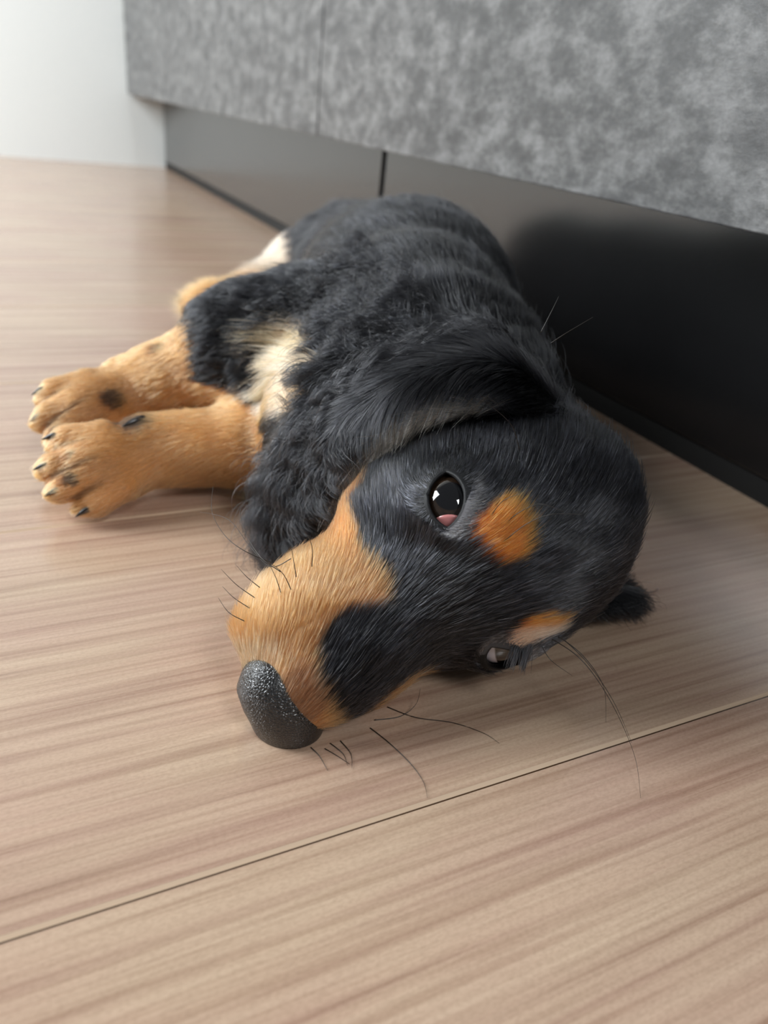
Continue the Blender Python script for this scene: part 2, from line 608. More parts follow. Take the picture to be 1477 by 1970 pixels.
FLOW_HEAD = [
    (5.92,12.52,1.45,0.76,0.07,0.65), (7.00,12.54,1.80,0.80,0.11,0.59), (6.04,13.01,2.47,0.46,0.40,0.79),
    (6.80,12.92,2.68,0.75,0.19,0.63), (7.61,12.95,3.10,0.85,0.09,0.52), (8.11,12.66,2.56,0.82,0.01,0.57),
    (4.21,14.14,1.57,-0.09,-0.20,0.97), (4.77,13.94,2.86,0.19,0.58,0.79), (5.33,14.12,3.39,0.27,0.75,0.60),
    (5.90,13.43,2.98,0.43,0.44,0.79), (6.07,14.77,3.91,0.41,0.88,0.25), (7.17,15.64,4.31,0.39,0.91,0.16),
    (6.92,14.09,3.87,0.69,0.55,0.48), (7.88,14.86,4.79,0.33,0.66,0.67), (8.46,15.92,5.40,0.58,0.77,0.27),
    (8.30,13.50,4.29,0.44,0.31,0.84), (8.44,14.25,5.04,0.01,0.83,0.56), (8.70,12.81,4.05,0.68,-0.31,0.67),
    (9.76,12.06,3.88,0.84,-0.30,0.45), (9.08,12.36,2.88,0.69,-0.41,0.60), (9.56,12.63,5.20,0.75,-0.12,0.65),
    (10.13,12.30,5.01,0.95,-0.16,0.28), (10.00,12.80,5.75,0.75,0.28,0.60), (9.77,13.76,6.14,0.63,0.67,0.39),
    (9.69,14.94,6.18,0.34,0.91,0.23), (9.37,13.04,5.57,0.51,0.29,0.81), (8.89,13.09,4.75,0.29,-0.83,-0.48),
    (11.17,12.47,5.62,0.72,0.37,0.59), (11.03,13.68,6.48,0.56,0.74,0.37), (12.11,14.19,6.87,0.58,0.76,0.30),
    (12.73,12.35,5.47,0.74,0.44,0.52), (13.05,13.30,6.44,0.62,0.67,0.41), (11.81,11.74,4.15,0.96,0.08,0.28),
    (12.34,11.73,3.42,0.99,0.14,-0.01), (11.09,11.65,2.94,0.99,-0.06,0.13), (10.57,11.74,2.70,0.90,-0.27,0.33),
    (13.21,15.56,7.13,0.61,0.79,-0.03), (10.27,16.33,6.42,0.72,0.58,0.38), (9.33,15.93,5.91,0.61,0.76,0.20),
    (11.03,11.97,4.76,0.93,0.02,0.37), (9.60,12.46,2.02,0.35,-0.58,0.74),
]
FLOW_BODY = [
    (14.70,19.40,7.51,0.49,0.85,0.18), (14.04,22.00,8.88,0.37,0.87,0.33), (12.13,24.11,8.74,0.10,0.99,0.07),
    (11.76,21.23,8.07,-0.02,0.95,0.31), (9.94,23.32,7.52,0.13,0.99,-0.03), (8.59,22.03,6.55,0.08,0.97,0.21),
    (17.25,27.52,9.28,0.07,0.97,0.25), (14.60,21.10,8.41,0.55,0.78,0.29), (7.59,27.71,5.77,-0.72,0.29,-0.63),
    (7.05,27.94,3.85,-0.55,0.68,-0.49), (6.42,28.69,4.89,-0.40,0.37,-0.84), (8.07,28.02,6.67,-0.81,0.37,-0.45),
    (6.89,25.03,2.68,-0.88,0.39,-0.29), (4.75,25.62,2.61,-0.96,-0.00,-0.29), (2.71,25.25,2.36,-0.92,-0.31,-0.23),
    (5.16,29.50,3.84,-0.80,0.30,-0.52), (2.89,29.19,2.78,-0.95,-0.28,-0.13), (7.37,24.61,2.20,-0.46,0.27,-0.85),
    (7.88,21.85,5.60,-0.47,-0.05,-0.88), (8.86,26.52,5.49,-0.55,0.75,0.37), (9.07,26.63,6.25,-0.30,0.71,0.64),
    (8.26,25.75,4.16,-0.78,0.05,-0.62), (11.19,27.11,8.45,0.11,0.97,0.20), (14.93,30.78,9.89,-0.12,0.99,0.06),
    (15.91,45.23,5.00,-0.43,0.64,-0.64), (7.73,29.03,6.91,-0.66,0.72,-0.19), (11.68,19.13,7.37,-0.30,0.95,0.10),
    (9.49,19.81,6.25,-0.75,0.64,-0.18),
]
WHISKERS = [
    ((5.33,15.70,3.43), (4.77,16.23,3.56), (4.44,16.94,3.67), (4.30,17.74,3.97), (4.51,18.47,4.37)),
    ((5.71,15.29,3.73), (5.27,15.58,3.39), (4.97,16.46,3.55), (4.69,17.49,3.81), (4.14,18.47,3.61)),
    ((5.35,15.02,3.57), (5.02,15.70,3.67), (4.92,16.77,3.85), (5.07,17.83,3.98)),
    ((4.46,14.65,2.90), (4.14,14.92,3.09), (3.96,15.32,3.20)),
    ((4.63,14.79,3.08), (4.26,15.12,3.32), (4.00,15.61,3.52)),
    ((4.29,14.50,2.65), (3.97,14.76,2.80), (3.82,15.18,2.98)),
    ((4.81,14.97,3.23), (4.55,15.22,3.43), (4.39,15.61,3.56)),
    ((5.40,14.34,3.46), (5.21,14.42,3.90), (4.92,14.56,4.16), (4.44,14.66,4.25)),
    ((5.61,14.59,3.64), (5.50,14.53,4.15), (5.40,14.49,4.63)),
    ((6.04,14.67,3.82), (5.98,14.62,4.46), (5.74,14.59,4.96)),
    ((5.17,14.43,3.37), (5.02,14.43,3.85), (4.83,14.49,4.29)),
    ((7.08,12.56,0.03), (7.33,11.91,0.03), (7.53,11.12,0.03), (7.56,10.51,0.03), (7.43,10.07,0.03)),
    ((7.30,12.78,0.03), (8.01,12.68,0.03), (8.49,12.77,0.23), (8.64,12.91,0.60)),
    ((7.83,13.11,0.03), (8.38,12.51,0.03), (9.22,12.02,0.03), (9.81,11.42,0.03), (10.01,10.97,0.03)),
    ((5.42,12.44,0.03), (5.52,12.10,0.03), (5.54,11.62,0.03)),
    ((5.92,12.41,0.03), (6.09,11.98,0.03), (6.05,11.61,0.03)),
    ((6.19,12.40,0.03), (6.27,11.92,0.03), (6.12,11.49,0.03)),
    ((5.73,12.29,0.03), (5.94,11.95,0.03), (6.11,11.63,0.03)),
    ((11.61,11.75,2.44), (12.03,11.14,2.24), (12.37,10.55,1.80), (12.65,9.83,1.13), (12.81,9.10,0.35), (12.35,8.28,0.03)),
    ((11.78,11.77,2.49), (12.21,11.14,2.22), (12.55,10.50,1.62), (12.45,10.00,0.87)),
    ((11.90,11.80,2.44), (12.34,11.02,2.02), (12.74,10.20,1.30), (12.92,9.43,0.54)),
    ((11.32,11.76,2.31), (11.43,11.38,2.06), (11.87,10.97,1.77)),
    ((9.93,12.48,5.08), (10.38,12.25,5.72), (10.81,11.94,6.11), (11.28,11.44,6.31)),
    ((10.11,12.68,5.52), (10.33,12.47,5.96), (10.67,12.21,6.26), (10.98,11.72,6.27)),
    ((9.78,12.88,5.60), (9.95,12.74,6.14), (10.22,12.48,6.45)),
    ((12.94,15.83,8.96), (13.27,15.68,9.28), (13.94,15.58,9.71)),
    ((12.73,16.08,9.18), (12.96,16.11,9.72), (13.19,16.22,10.10)),
    ((11.34,14.18,6.65), (10.99,14.26,7.36), (10.40,14.34,7.85), (9.92,14.14,8.15)),
]

for _k, _o in (('BROW_R', (-.22, -.18)), ('BROW_L', (-.32, -.05)), ('CREAM_CHEST', (.55, 0))):
    HEAD_POLY[_k] = [(a + _o[0], b + _o[1]) for a, b in HEAD_POLY[_k]]
BA = np.array([.90076, -.42209, .10235]); BB = np.array([.11909, .46664, .87639])   # plane across the face in which the markings are drawn
BV = np.cross(BA, BB)

BLACK = np.array([.0065, .0066, .0076]); TAN = np.array([.50, .215, .078]); RUST = np.array([.56, .14, .022])
PALE = np.array([.64, .41, .23]); CREAM = np.array([.74, .56, .40]); BROWN = np.array([.10, .05, .028])
LEGT = np.array([.60, .275, .098])


def sstep(x, a, b):
    t = np.clip((x - a) / (b - a), 0, 1)
    return t * t * (3 - 2 * t)


def coat(P, Nn):
    """colour of the coat and how far it is tan (0..1); P world cm"""
    q = P - HO
    ab = np.stack([q @ BA, q @ BB], 1)
    L = HL(P)
    hd = np.exp(-np.maximum(0, np.concatenate([head_sdf(L[i:i + 200000]) for i in range(0, len(L), 200000)])) * 4)  # on the head
    front = (Nn @ BV) > -.25
    r1 = rng.normal(size=len(P))
    col = np.tile(BLACK, (len(P), 1)); tan = np.zeros(len(P))

    def put(mask, c):
        nonlocal col, tan
        c = np.broadcast_to(c, (len(P), 3))
        col = col * (1 - mask[:, None]) + c * mask[:, None]
        tan = np.maximum(tan, mask)
    onh = (hd > .6)
    # muzzle and cheek
    sd = poly_sd(ab, HEAD_POLY['TAN_MUZZLE'])
    m = sstep(-(sd + r1 * .06 + wav(P, 2.5) * .05), -.07, .07) * onh
    under = onh & (L[:, 2] < -3.9) & (L[:, 0] > -2.5)
    m = np.maximum(m, under)
    c = TAN * (1 - .5 * sstep(wav(P, .9), -.2, 1.0))[:, None] + PALE * (.5 * sstep(wav(P, .9), -.2, 1.0))[:, None]
    ru = sstep(L[:, 0], 2.6, .9)[:, None] * sstep(L[:, 2], -4.2, -2.2)[:, None] * .8
    c = c * (1 - ru) + RUST * .8 * ru
    dark = (sstep(sd, -.42, -.05) * .55)[:, None]
    c = c * (1 - dark) + np.array([.30, .12, .045]) * dark
    put(m, c)
    # brownish saddle behind the nose leather
    dn = np.linalg.norm((L - np.array([4.80, -0.33, -1.06])) / np.array([.55, .85, .85]), axis=1)
    put(sstep(-(dn + r1 * .13), -1.0, -.75) * onh * .85, BROWN * 2.0)
    # pale fringe round the nose
    dn = np.linalg.norm((L - np.array([4.7, .35, -2.4])) / np.array([.9, .8, 1.3]), axis=1)
    put(sstep(-(dn + r1 * .1), -1.0, -.5) * m, PALE)
    for k in ('BROW_R', 'BROW_L', 'TAN_EAR'):
        sd = poly_sd(ab, HEAD_POLY[k])
        mm = sstep(-(sd + r1 * .05), -.05, .05) * onh * front
        rc = RUST * 1.02 if k != 'TAN_EAR' else RUST * .6
        c = np.tile(rc, (len(P), 1))
        if k == 'BROW_L':
            e = sstep(ab[:, 1], -.75, -1.1)[:, None] * .7 + sstep(ab[:, 0], 2.2, 2.7)[:, None] * .3
            c = c * (1 - e) + CREAM * e
        put(mm, c)
    # grey skin rim round the eyes, black edge of the lids
    for s in (1, -1):
        al, n, rr = lid_dist(L, s)
        on = (n > 0) * onh
        side = .7 + .3 * sstep((L - EYES[s]) @ np.array([.5, 0, -.8]), -.6, .6)
        g = sstep(-al, -.48, -.12) * (1 - np.minimum(1, tan)) * on * side * (1 if s == 1 else .35)
        col = col * (1 - g[:, None]) + np.array([.27, .265, .28]) * g[:, None]
        g = sstep(-al, -.10, -.05) * on
        col = col * (1 - g[:, None]) + np.array([.008, .008, .009]) * g[:, None]
    # cream patch on the chest
    sd = poly_sd(ab, HEAD_POLY['CREAM_CHEST'])
    mm = sstep(-(sd + r1 * .12), -.15, .15) * (~onh) * (P[:, 1] > 19) * (P[:, 1] < 30) * (P[:, 2] > 2)
    put(mm, np.array([.68, .46, .28]) + (wav(P, 1.4)[:, None] * np.array([.06, .09, .11])))
    # legs
    x, y, z = P.T
    b1 = 8.0 - .25 * (z - 2.5) + r1 * .10
    put(sstep(-(x - b1), -.12, .12) * (y < 28.9) * (y > 23) * (z < 3.9), LEGT * (.95 + .14 * wav(P, 1.2)[:, None]))
    b2 = 6.2 + r1 * .12
    put(sstep(-(x - b2), -.12, .12) * (y >= 28.4) * (y < 36), LEGT * (.86 + .12 * wav(P, 1.2)[:, None]))
    b3 = 18.2 - .0 * z + r1 * .2
    hl = np.maximum(0, 1 - (np.linalg.norm(np.cross(P - np.array([18.3, 49.3, 4.0]), np.array([-.89, -.40, -.24])), axis=1) / 2.6)) > 0
    put(sstep(-(x - b3), -.3, .3) * hl * (y > 38) * (x < 18.4), LEGT * .8 * sstep(-x, -15.2, -13.2)[:, None] + CREAM * .9 * (1 - sstep(-x, -15.2, -13.2))[:, None])
    # dark fur round the dew claws and wrist pads
    for cc, rr_ in (((3.7, 26.85, 2.9), .85), ((3.3, 29.5, 2.9), .52), ((3.9, 26.6, .35), .55), ((5.3, 30.5, 4.5), .35), ((1.2, 25.1, 1.8), .35), ((.9, 24.9, .5), .4), ((1.2, 25.6, 2.6), .3), ((1.0, 28.8, 2.2), .35)):
        dd_ = np.linalg.norm((P - np.array(cc)) / rr_, axis=1) + r1 * .15
        k_ = sstep(-dd_, -1.05, -.6)[:, None] * .9
        col = col * (1 - k_) + np.array([.03, .02, .016]) * k_
    # dark toe streaks on the paws
    for k in ('front_left', 'front_right'):
        wr, tip, up, wd, th = PAWS[k]
        A = frame(np.array(tip) - np.array(wr), up)
        Q = (P - np.array(wr)) @ A
        Lg = np.linalg.norm(np.array(tip) - np.array(wr))
        near = (Q[:, 0] > Lg * .45) & (Q[:, 0] < Lg * 1.15) & (np.abs(Q[:, 1]) < wd * .75)
        st = np.zeros(len(P))
        for o in (-1, 0, 1):
            st = np.maximum(st, sstep(-np.abs(Q[:, 1] - o * wd * .29 * (.6 + .55 * Q[:, 0] / Lg)), -.16, -.04))
        st = st * near * sstep(Q[:, 0], Lg * .5, Lg * .8) * (Q[:, 2] > 0)
        col = col * (1 - .75 * st[:, None]) + BROWN * .7 * (.75 * st[:, None])
    return np.clip(col, .004, 1), tan


def flow_dir(P, Nn):
    L = HL(P)
    hd = np.concatenate([head_sdf(L[i:i + 200000]) for i in range(0, len(L), 200000)])
    wh = sstep(-hd, -1.6, -.3)[:, None]
    base_h = (-HF + .25 * HE * np.sign(L[:, 1:2]) * 0)
    body = np.tile(np.array([.15, .95, .1]), (len(P), 1))
    legm = sstep(-P[:, 0], -9.0, -7.0)[:, None] * (P[:, 1:2] < 38)
    body = body * (1 - legm) + np.array([-1, -.05, -.1]) * legm
    D = (base_h * wh + body * (1 - wh)) * .02
    for tab, sg, ww in ((FLOW_HEAD, .95, wh), (FLOW_BODY, 2.2, 1 - wh)):
        T = np.array(tab)
        for r in T:
            k = np.exp(-((P - r[:3]) ** 2).sum(1) / (2 * sg * sg))[:, None] * ww
            D += k * r[3:]
    D -= Nn * (D * Nn).sum(1, keepdims=True)
    D /= np.linalg.norm(D, axis=1, keepdims=True) + 1e-9
    return D


def hair_material(name, rough=.3, radial=.45, coatv=0.0, sheen=None):
    m = bpy.data.materials.new(name)
    m.use_nodes = True
    nt = m.node_tree
    nt.nodes.clear()
    out = N(nt, 'ShaderNodeOutputMaterial')
    at = N(nt, 'ShaderNodeAttribute', attribute_name='tint')
    h = N(nt, 'ShaderNodeBsdfHairPrincipled')
    h.parametrization = 'COLOR'
    nt.links.new(at.outputs['Color'], h.inputs['Color'])
    h.inputs['Roughness'].default_value = rough
    h.inputs['Radial Roughness'].default_value = radial
    h.inputs['Coat'].default_value = coatv
    h.inputs['IOR'].default_value = 1.45
    h.inputs['Random Roughness'].default_value = .5
    nt.links.new(h.outputs[0], out.inputs['Surface'])
    return m


BLACK_HAIR = hair_material('black_hair', .2, .4)
TAN_HAIR = hair_material('tan_hair', .4, .55)
NOISE_SEED = [0]


def grow(name, parent, root, nrm, dirs, length, radius, col, lift, mat, curl=None, clump=.35, clsize=.25, wob=.18, npts=6, sag=0.0):
    """hair strands as real curves. all arrays per strand, centimetres"""
    n = len(root)
    if n == 0:
        return None
    ts = np.linspace(0, 1, npts)
    length = np.array(np.broadcast_to(length, (n,)), float); lift = np.array(np.broadcast_to(lift, (n,)), float)
    stray = np.where(rng.uniform(size=n) < .05, 0.0, 1.0)          # loose strands outside the locks
    length[stray == 0] *= 1.25; lift[stray == 0] += .18
    d0 = dirs + nrm * lift[:, None]
    d0 = d0 + wavv(root, 3.0) * wob * .5 + rng.normal(size=(n, 3)) * wob * .45
    d0 /= np.linalg.norm(d0, axis=1, keepdims=True)
    d1 = dirs + nrm * (.10 - .15 * lift[:, None]) + wavv(root, 2.0) * wob * .6
    d1 /= np.linalg.norm(d1, axis=1, keepdims=True)
    pts = np.zeros((n, npts, 3))
    pts[:, 0] = root - nrm * .01
    for k in range(1, npts):
        t = ts[k]
        step = d0 * (1 - t) + d1 * t
        step[:, 2] -= sag * t
        pts[:, k] = pts[:, k - 1] + step * (length / (npts - 1))[:, None]
    if curl is not None:
        amp, turns, phw = curl
        side = np.cross(nrm, dirs)
        ph = wav(root, phw, 1) * 3.1 + wav(root, phw * .6, 2) * 3 + rng.normal(size=n) * .35
        for k in range(1, npts):
            t = ts[k]
            a = (amp * length * t)[:, None]
            pts[:, k] += a * (side * np.sin(ph + turns * 6.28 * t)[:, None] + nrm * (np.cos(ph + turns * 6.28 * t) * .75)[:, None])
    tied = (stray > 0).astype(float)
    if clump > 0:
        c = np.floor(root / clsize + .45 * wavv(root, 6.0)).astype(np.int64)
        key = (c[:, 0] * 73856093) ^ (c[:, 1] * 19349663) ^ (c[:, 2] * 83492791)
        _, inv = np.unique(key, return_inverse=True)
        cnt = np.bincount(inv).astype(float)
        for k in range(1, npts):
            mean = np.stack([np.bincount(inv, pts[:, k, a]) / cnt for a in range(3)], 1)[inv]
            f = (clump * ts[k] ** 1.3 * tied)[:, None]
            pts[:, k] = pts[:, k] * (1 - f) + mean * f
    pts[..., 2] = np.maximum(pts[..., 2], .02)
    hc = bpy.data.hair_curves.new(name)
    hc.add_curves([npts] * n)
    hc.attributes['position'].data.foreach_set('vector', (pts.reshape(-1) * CM).astype(np.float32))
    ra = hc.attributes.get('radius') or hc.attributes.new('radius', 'FLOAT', 'POINT')
    taper = np.clip(1.0 - ts ** 2.2 * .9, .08, 1)
    rad = np.broadcast_to(radius, (n,))[:, None] * taper[None] * CM
    ra.data.foreach_set('value', rad.reshape(-1).astype(np.float32))
    ca = hc.attributes.new('tint', 'FLOAT_COLOR', 'POINT')
    c4 = np.ones((n, npts, 4), np.float32); c4[..., :3] = col[:, None, :]
    ca.data.foreach_set('color', c4.reshape(-1))
    hc.materials.append(mat)
    o = bpy.data.objects.new(name, hc)
    link(o, parent)
    return o


def sample(V, F, nrm, dens):
    """random points on quads; dens per vertex (strands per cm2) -> positions, normals"""
    T = np.concatenate([F[:, [0, 1, 2]], F[:, [0, 2, 3]]])
    a, b, c = V[T[:, 0]], V[T[:, 1]], V[T[:, 2]]
    area_ = np.linalg.norm(np.cross(b - a, c - a), axis=1) / 2
    ex = area_ * dens[T].mean(1)
    cnt = np.floor(ex + rng.uniform(size=len(ex))).astype(int)
    t = np.repeat(np.arange(len(T)), cnt)
    u = rng.uniform(size=(len(t), 2)); s = u.sum(1) > 1; u[s] = 1 - u[s]
    w = np.stack([1 - u.sum(1), u[:, 0], u[:, 1]], 1)
    P = (V[T[t]] * w[..., None]).sum(1)
    Nn = (nrm[T[t]] * w[..., None]).sum(1)
    Nn /= np.linalg.norm(Nn, axis=1, keepdims=True) + 1e-9
    return P, Nn


# ------------------------------------------------------------------ the puppy
V, F = field_mesh(lambda p: dog_sdf(p, False), (-1.2, 8.5, -.2), (27.5, 60, 11.8), .14)
V = project(lambda p: dog_sdf(p, False), V, 1)


def refine(V, F, centres, rads):
    bm = bmesh.new()
    vs = [bm.verts.new(v) for v in V]
    bm.verts.ensure_lookup_table()
    for f in F:
        try:
            bm.faces.new([vs[i] for i in f])
        except ValueError:
            pass
    for rr in rads:
        ed = [e for e in bm.edges if any((e.verts[0].co - c).length < rr and (e.verts[1].co - c).length < rr for c in centres)]
        bmesh.ops.subdivide_edges(bm, edges=ed, cuts=1, use_grid_fill=True)
    bmesh.ops.triangulate(bm, faces=[f for f in bm.faces if len(f.verts) > 4])
    bm.verts.index_update()
    V = np.array([v.co[:] for v in bm.verts])
    fs = [[v.index for v in f.verts] for f in bm.faces]
    bm.free()
    return V, fs


eye_c = [Vector(HW(EYES[s] + EYE_N[s] / np.linalg.norm(EYE_N[s]) * .6)) for s in (1, -1)]
VB, FB_ = field_mesh(dog_sdf, (-1.2, 8.5, -.2), (27.5, 60, 11.8), .10)
VB, FB_ = refine(VB, FB_, eye_c, (1.5, 1.2))
VB = project(dog_sdf, VB, 3)
NB = gradient(dog_sdf, VB)
colB, _ = coat(VB, NB)

skin, nt, b = new_mat('skin_under_the_coat')
at = N(nt, 'ShaderNodeAttribute', attribute_name='tint')
nt.links.new(at.outputs['Color'], b.inputs['Base Color'])
b.inputs['Roughness'].default_value = .55
b.inputs['Specular IOR Level'].default_value = .25
bump(nt, b, noise(nt, mapping(nt, (1, 1, 1)), 1400, 3), .25, .0002)

dog = mesh_obj('dachshund_puppy', VB * CM, FB_, skin)
ca = dog.data.attributes.new('tint', 'FLOAT_COLOR', 'POINT')
c4 = np.ones((len(VB), 4), np.float32); c4[:, :3] = colB * .8
ca.data.foreach_set('color', c4.reshape(-1))
tag(dog, 'black and tan long-haired puppy lying on its side on the wooden floor', 'dog')

# coat
NV = gradient(lambda p: dog_sdf(p, False), V)
LV = HL(V)
hsd = head_sdf(LV)
isH = hsd < .35
dens = np.where(isH, 900., 260.)
facing = ((np.array([0, 0, 14.]) - V) * NV).sum(1) / np.linalg.norm(np.array([0, 0, 14.]) - V, axis=1)
dens = np.where(facing < -.35, dens * .25, dens)
dens[V[:, 1] > 36] = 90
dens[(V[:, 2] < .35) & (NV[:, 2] < -.5)] = 0
for s in (1, -1):
    c = EYES[s] + EYE_N[s] / np.linalg.norm(EYE_N[s]) * .45
    dens[np.linalg.norm(LV - c, axis=1) < 1.3] = 1100
NOSE_C = np.array([4.85, -.70, -2.05])
nd = np.linalg.norm((LV - NOSE_C) / np.array([1.0, 1.5, 1.05]), axis=1)
dens[nd < .88] = 0
P, Nn = sample(V, F, NV, dens)
_L = HL(P)
keep = np.ones(len(P), bool)
for s in (1, -1):
    k = np.where(np.linalg.norm(_L - EYES[s], axis=1) < 2.0)[0]
    P[k] = project(lidded_sdf, P[k], 3); Nn[k] = gradient(lidded_sdf, P[k])
    al, n, rr = lid_dist(HL(P), s)
    keep &= ~((al < (.06 if s == 1 else .16)) & (n > 0) & (rr < 1.8))
P, Nn = P[keep], Nn[keep]
L = HL(P); x, y, z = P.T
col, tan = coat(P, Nn)
D = flow_dir(P, Nn)
h = head_sdf(L) < .35
length = np.full(len(P), 1.15)
length[h] = .50
mz = sstep(L[:, 0], 1.0, 4.4)
length = np.where(h, .62 - .34 * mz, length)
occ = h * sstep(-L[:, 0], 4.4, 6.3)
length = length + occ * .9
legz = (x < 8.3) & (y < 36)
length[legz] = .55
length[(x < 3.6) & (y < 36)] = .38
chest = (~h) & (y < 27) & (x < 12.5) & (~legz)
length[chest] = 1.7
cream = (~h) & (tan > .5) & (y < 30) & (~legz)
length[cream] = 1.9
length *= rng.uniform(.7, 1.15, len(P))
de = np.min([np.linalg.norm(L - (EYES[s] + EYE_N[s] / np.linalg.norm(EYE_N[s]) * .45), axis=1) for s in (1, -1)], 0)
de = np.min([np.where(lid_dist(L, s)[1] > 0, lid_dist(L, s)[0], 9) for s in (1, -1)], 0)
length *= .32 + .68 * sstep(de, .05, .95)
# hair round the eyes lies away from them
for s in (1, -1):
    c = EYES[s] + EYE_N[s] / np.linalg.norm(EYE_N[s]) * .45
    away = HA @ (L - c).T
    away = away.T
    away -= Nn * (away * Nn).sum(1, keepdims=True)
    away /= np.linalg.norm(away, axis=1, keepdims=True) + 1e-9
    k = sstep(-np.linalg.norm(L - c, axis=1), -1.35, -.6)[:, None] * .8
    D = D * (1 - k) + away * k
D /= np.linalg.norm(D, axis=1, keepdims=True) + 1e-9
rad = np.where(h, .0072, .0100) * rng.uniform(.8, 1.2, len(P))
lift = np.where(h, .25, .34)
lift = lift + occ * .25
tuft = sstep(-np.linalg.norm((P - np.array([14.9, 17.6, 7.0])) / np.array([2.6, 2.6, 2.2]), axis=1), -1.0, -.4)
length = length * (1 + tuft * .5) + tuft * .45
lift = lift + tuft * .45
col = col * rng.uniform(.6, 1.25, (len(P), 1))
light = (rng.uniform(size=len(P)) < np.where(h, .30, .10)) & (tan < .5)
col[light] *= np.where(h[light], rng.uniform(3, 12, light.sum()), rng.uniform(1.5, 4, light.sum()))[:, None] * np.array([.95, 1, 1.15])  # random lighter strands; on the head a bluish sheen painted into the tint
var = 1 + .9 * sstep(wav(P, 4.0), .1, .9) * (tan < .5) * h
col *= var[:, None]
blk = tan < .5
# pale strands in the black; on the head they stand for bluish sheen
sets = {
    'black_fur': (blk & h, BLACK_HAIR, dict(clump=.50, clsize=.11, wob=.17, npts=6)),
    'tan_fur': (~blk & h, TAN_HAIR, dict(clump=.38, clsize=.09, wob=.15, npts=5)),
}
for nm, (mk, mt, kw) in sets.items():
    o = grow('head_' + nm, dog, P[mk], Nn[mk], D[mk], length[mk], rad[mk], col[mk], lift[mk], mt, **kw)
mk = blk & ~h & ~chest
grow('body_fur', dog, P[mk], Nn[mk], D[mk], length[mk], rad[mk], col[mk], lift[mk], BLACK_HAIR, clump=.62, clsize=.36, wob=.32, npts=7)
mk = blk & chest
grow('chest_fur', dog, P[mk], Nn[mk], D[mk], length[mk], rad[mk], col[mk], lift[mk] + .15, BLACK_HAIR, curl=(.17, 1.2, 1.6), clump=.72, clsize=.42, wob=.5, npts=12)
mk = ~blk & ~h & ~cream
grow('leg_fur', dog, P[mk], Nn[mk], D[mk], length[mk], rad[mk], col[mk], lift[mk], TAN_HAIR, clump=.25, clsize=.25, wob=.2, npts=5)
mk = cream
grow('chest_patch_fur', dog, P[mk], Nn[mk], D[mk], length[mk], rad[mk], col[mk], lift[mk] + .2, TAN_HAIR, clump=.5, clsize=.35, wob=.35, npts=7)
# lashes of the lower eye, hanging towards the floor
LASH = np.array([10.72, 11.78, 2.35])
k = np.where((np.linalg.norm(P - LASH, axis=1) < .34) & blk)[0][:260]
if len(k):
    dl = np.tile(-BB * .85 - BA * .35 + BV * .35, (len(k), 1)) + rng.normal(size=(len(k), 3)) * .10
    dl /= np.linalg.norm(dl, axis=1, keepdims=True)
    grow('eyelash', dog, P[k], Nn[k], dl, rng.uniform(.35, .75, len(k)), .0085, np.tile(BLACK, (len(k), 1)) * rng.uniform(.8, 6, (len(k), 1)), .1, BLACK_HAIR, clump=.55, clsize=.2, wob=.1, npts=6)
print('strands', len(P))


# ------------------------------------------------------------------ ears
def ear(rows, name, label, N0, seed, ridge=.55, dens=420, curly=.5, under=True):
    """rows: (front edge, back edge, lift) from base to tip; a soft closed flap"""
    Fp = np.array([r[0] for r in rows], float); Bp = np.array([r[1] for r in rows], float); H = np.array([r[2] for r in rows], float)
    m = 46
    s = np.linspace(0, len(rows) - 1, m)

    def cr(A):
        out = []
        for t in s:
            i = int(min(t, len(A) - 2)); f = t - i
            p0, p1, p2, p3 = A[max(i - 1, 0)], A[i], A[i + 1], A[min(i + 2, len(A) - 1)]
            out.append(.5 * (2 * p1 + (p2 - p0) * f + (2 * p0 - 5 * p1 + 4 * p2 - p3) * f * f + (3 * p1 - 3 * p2 + p3 - p0) * f ** 3))
        return np.array(out)
    Fs, Bs, Hs = cr(Fp), cr(Bp), cr(H[:, None])[:, 0]
    k = 40
    C = (Fs + Bs) / 2; Wd = (Fs - Bs) / 2
    ax = np.gradient(C, axis=0)
    Nv = np.cross(ax, Wd); Nv /= np.linalg.norm(Nv, axis=1, keepdims=True)
    if (Nv.mean(0) @ np.array(N0)) < 0:
        Nv = -Nv
    th = np.linspace(0, 2 * np.pi, k, endpoint=False)
    V = np.zeros((m, k, 3))
    for j, t in enumerate(th):
        c, sn = np.cos(t), np.sin(t)
        prof = (sn if sn > 0 else .35 * sn)
        skew = (.75 + .55 * c) if sn > 0 else 1     # the ridge sits towards the front edge
        V[:, j] = C + Wd * (np.sign(c) * abs(c) ** .8) + Nv * (Hs * prof * skew)[:, None]
    V = V.reshape(-1, 3)
    fs = []
    for i in range(m - 1):
        for j in range(k):
            a = i * k + j; b2 = i * k + (j + 1) % k
            fs.append((a, a + k, b2 + k, b2))
    Fq = np.array(fs)
    # vertex normals
    nn = np.zeros_like(V)
    fn = np.cross(V[Fq[:, 2]] - V[Fq[:, 0]], V[Fq[:, 3]] - V[Fq[:, 1]])
    for q in range(4):
        np.add.at(nn, Fq[:, q], fn)
    nn /= np.linalg.norm(nn, axis=1, keepdims=True) + 1e-9
    cen = np.repeat(C, k, 0)
    if ((V - cen) * nn).sum() < 0:
        nn = -nn; Fq = Fq[:, ::-1]
    fl = [tuple(f) for f in Fq] + [tuple(range(k))[::-1], tuple((m - 1) * k + i for i in range(k))]
    V[:, 2] = np.maximum(V[:, 2], .05)
    return V, Fq, fl, nn, C, Wd, Nv, m, k, ax


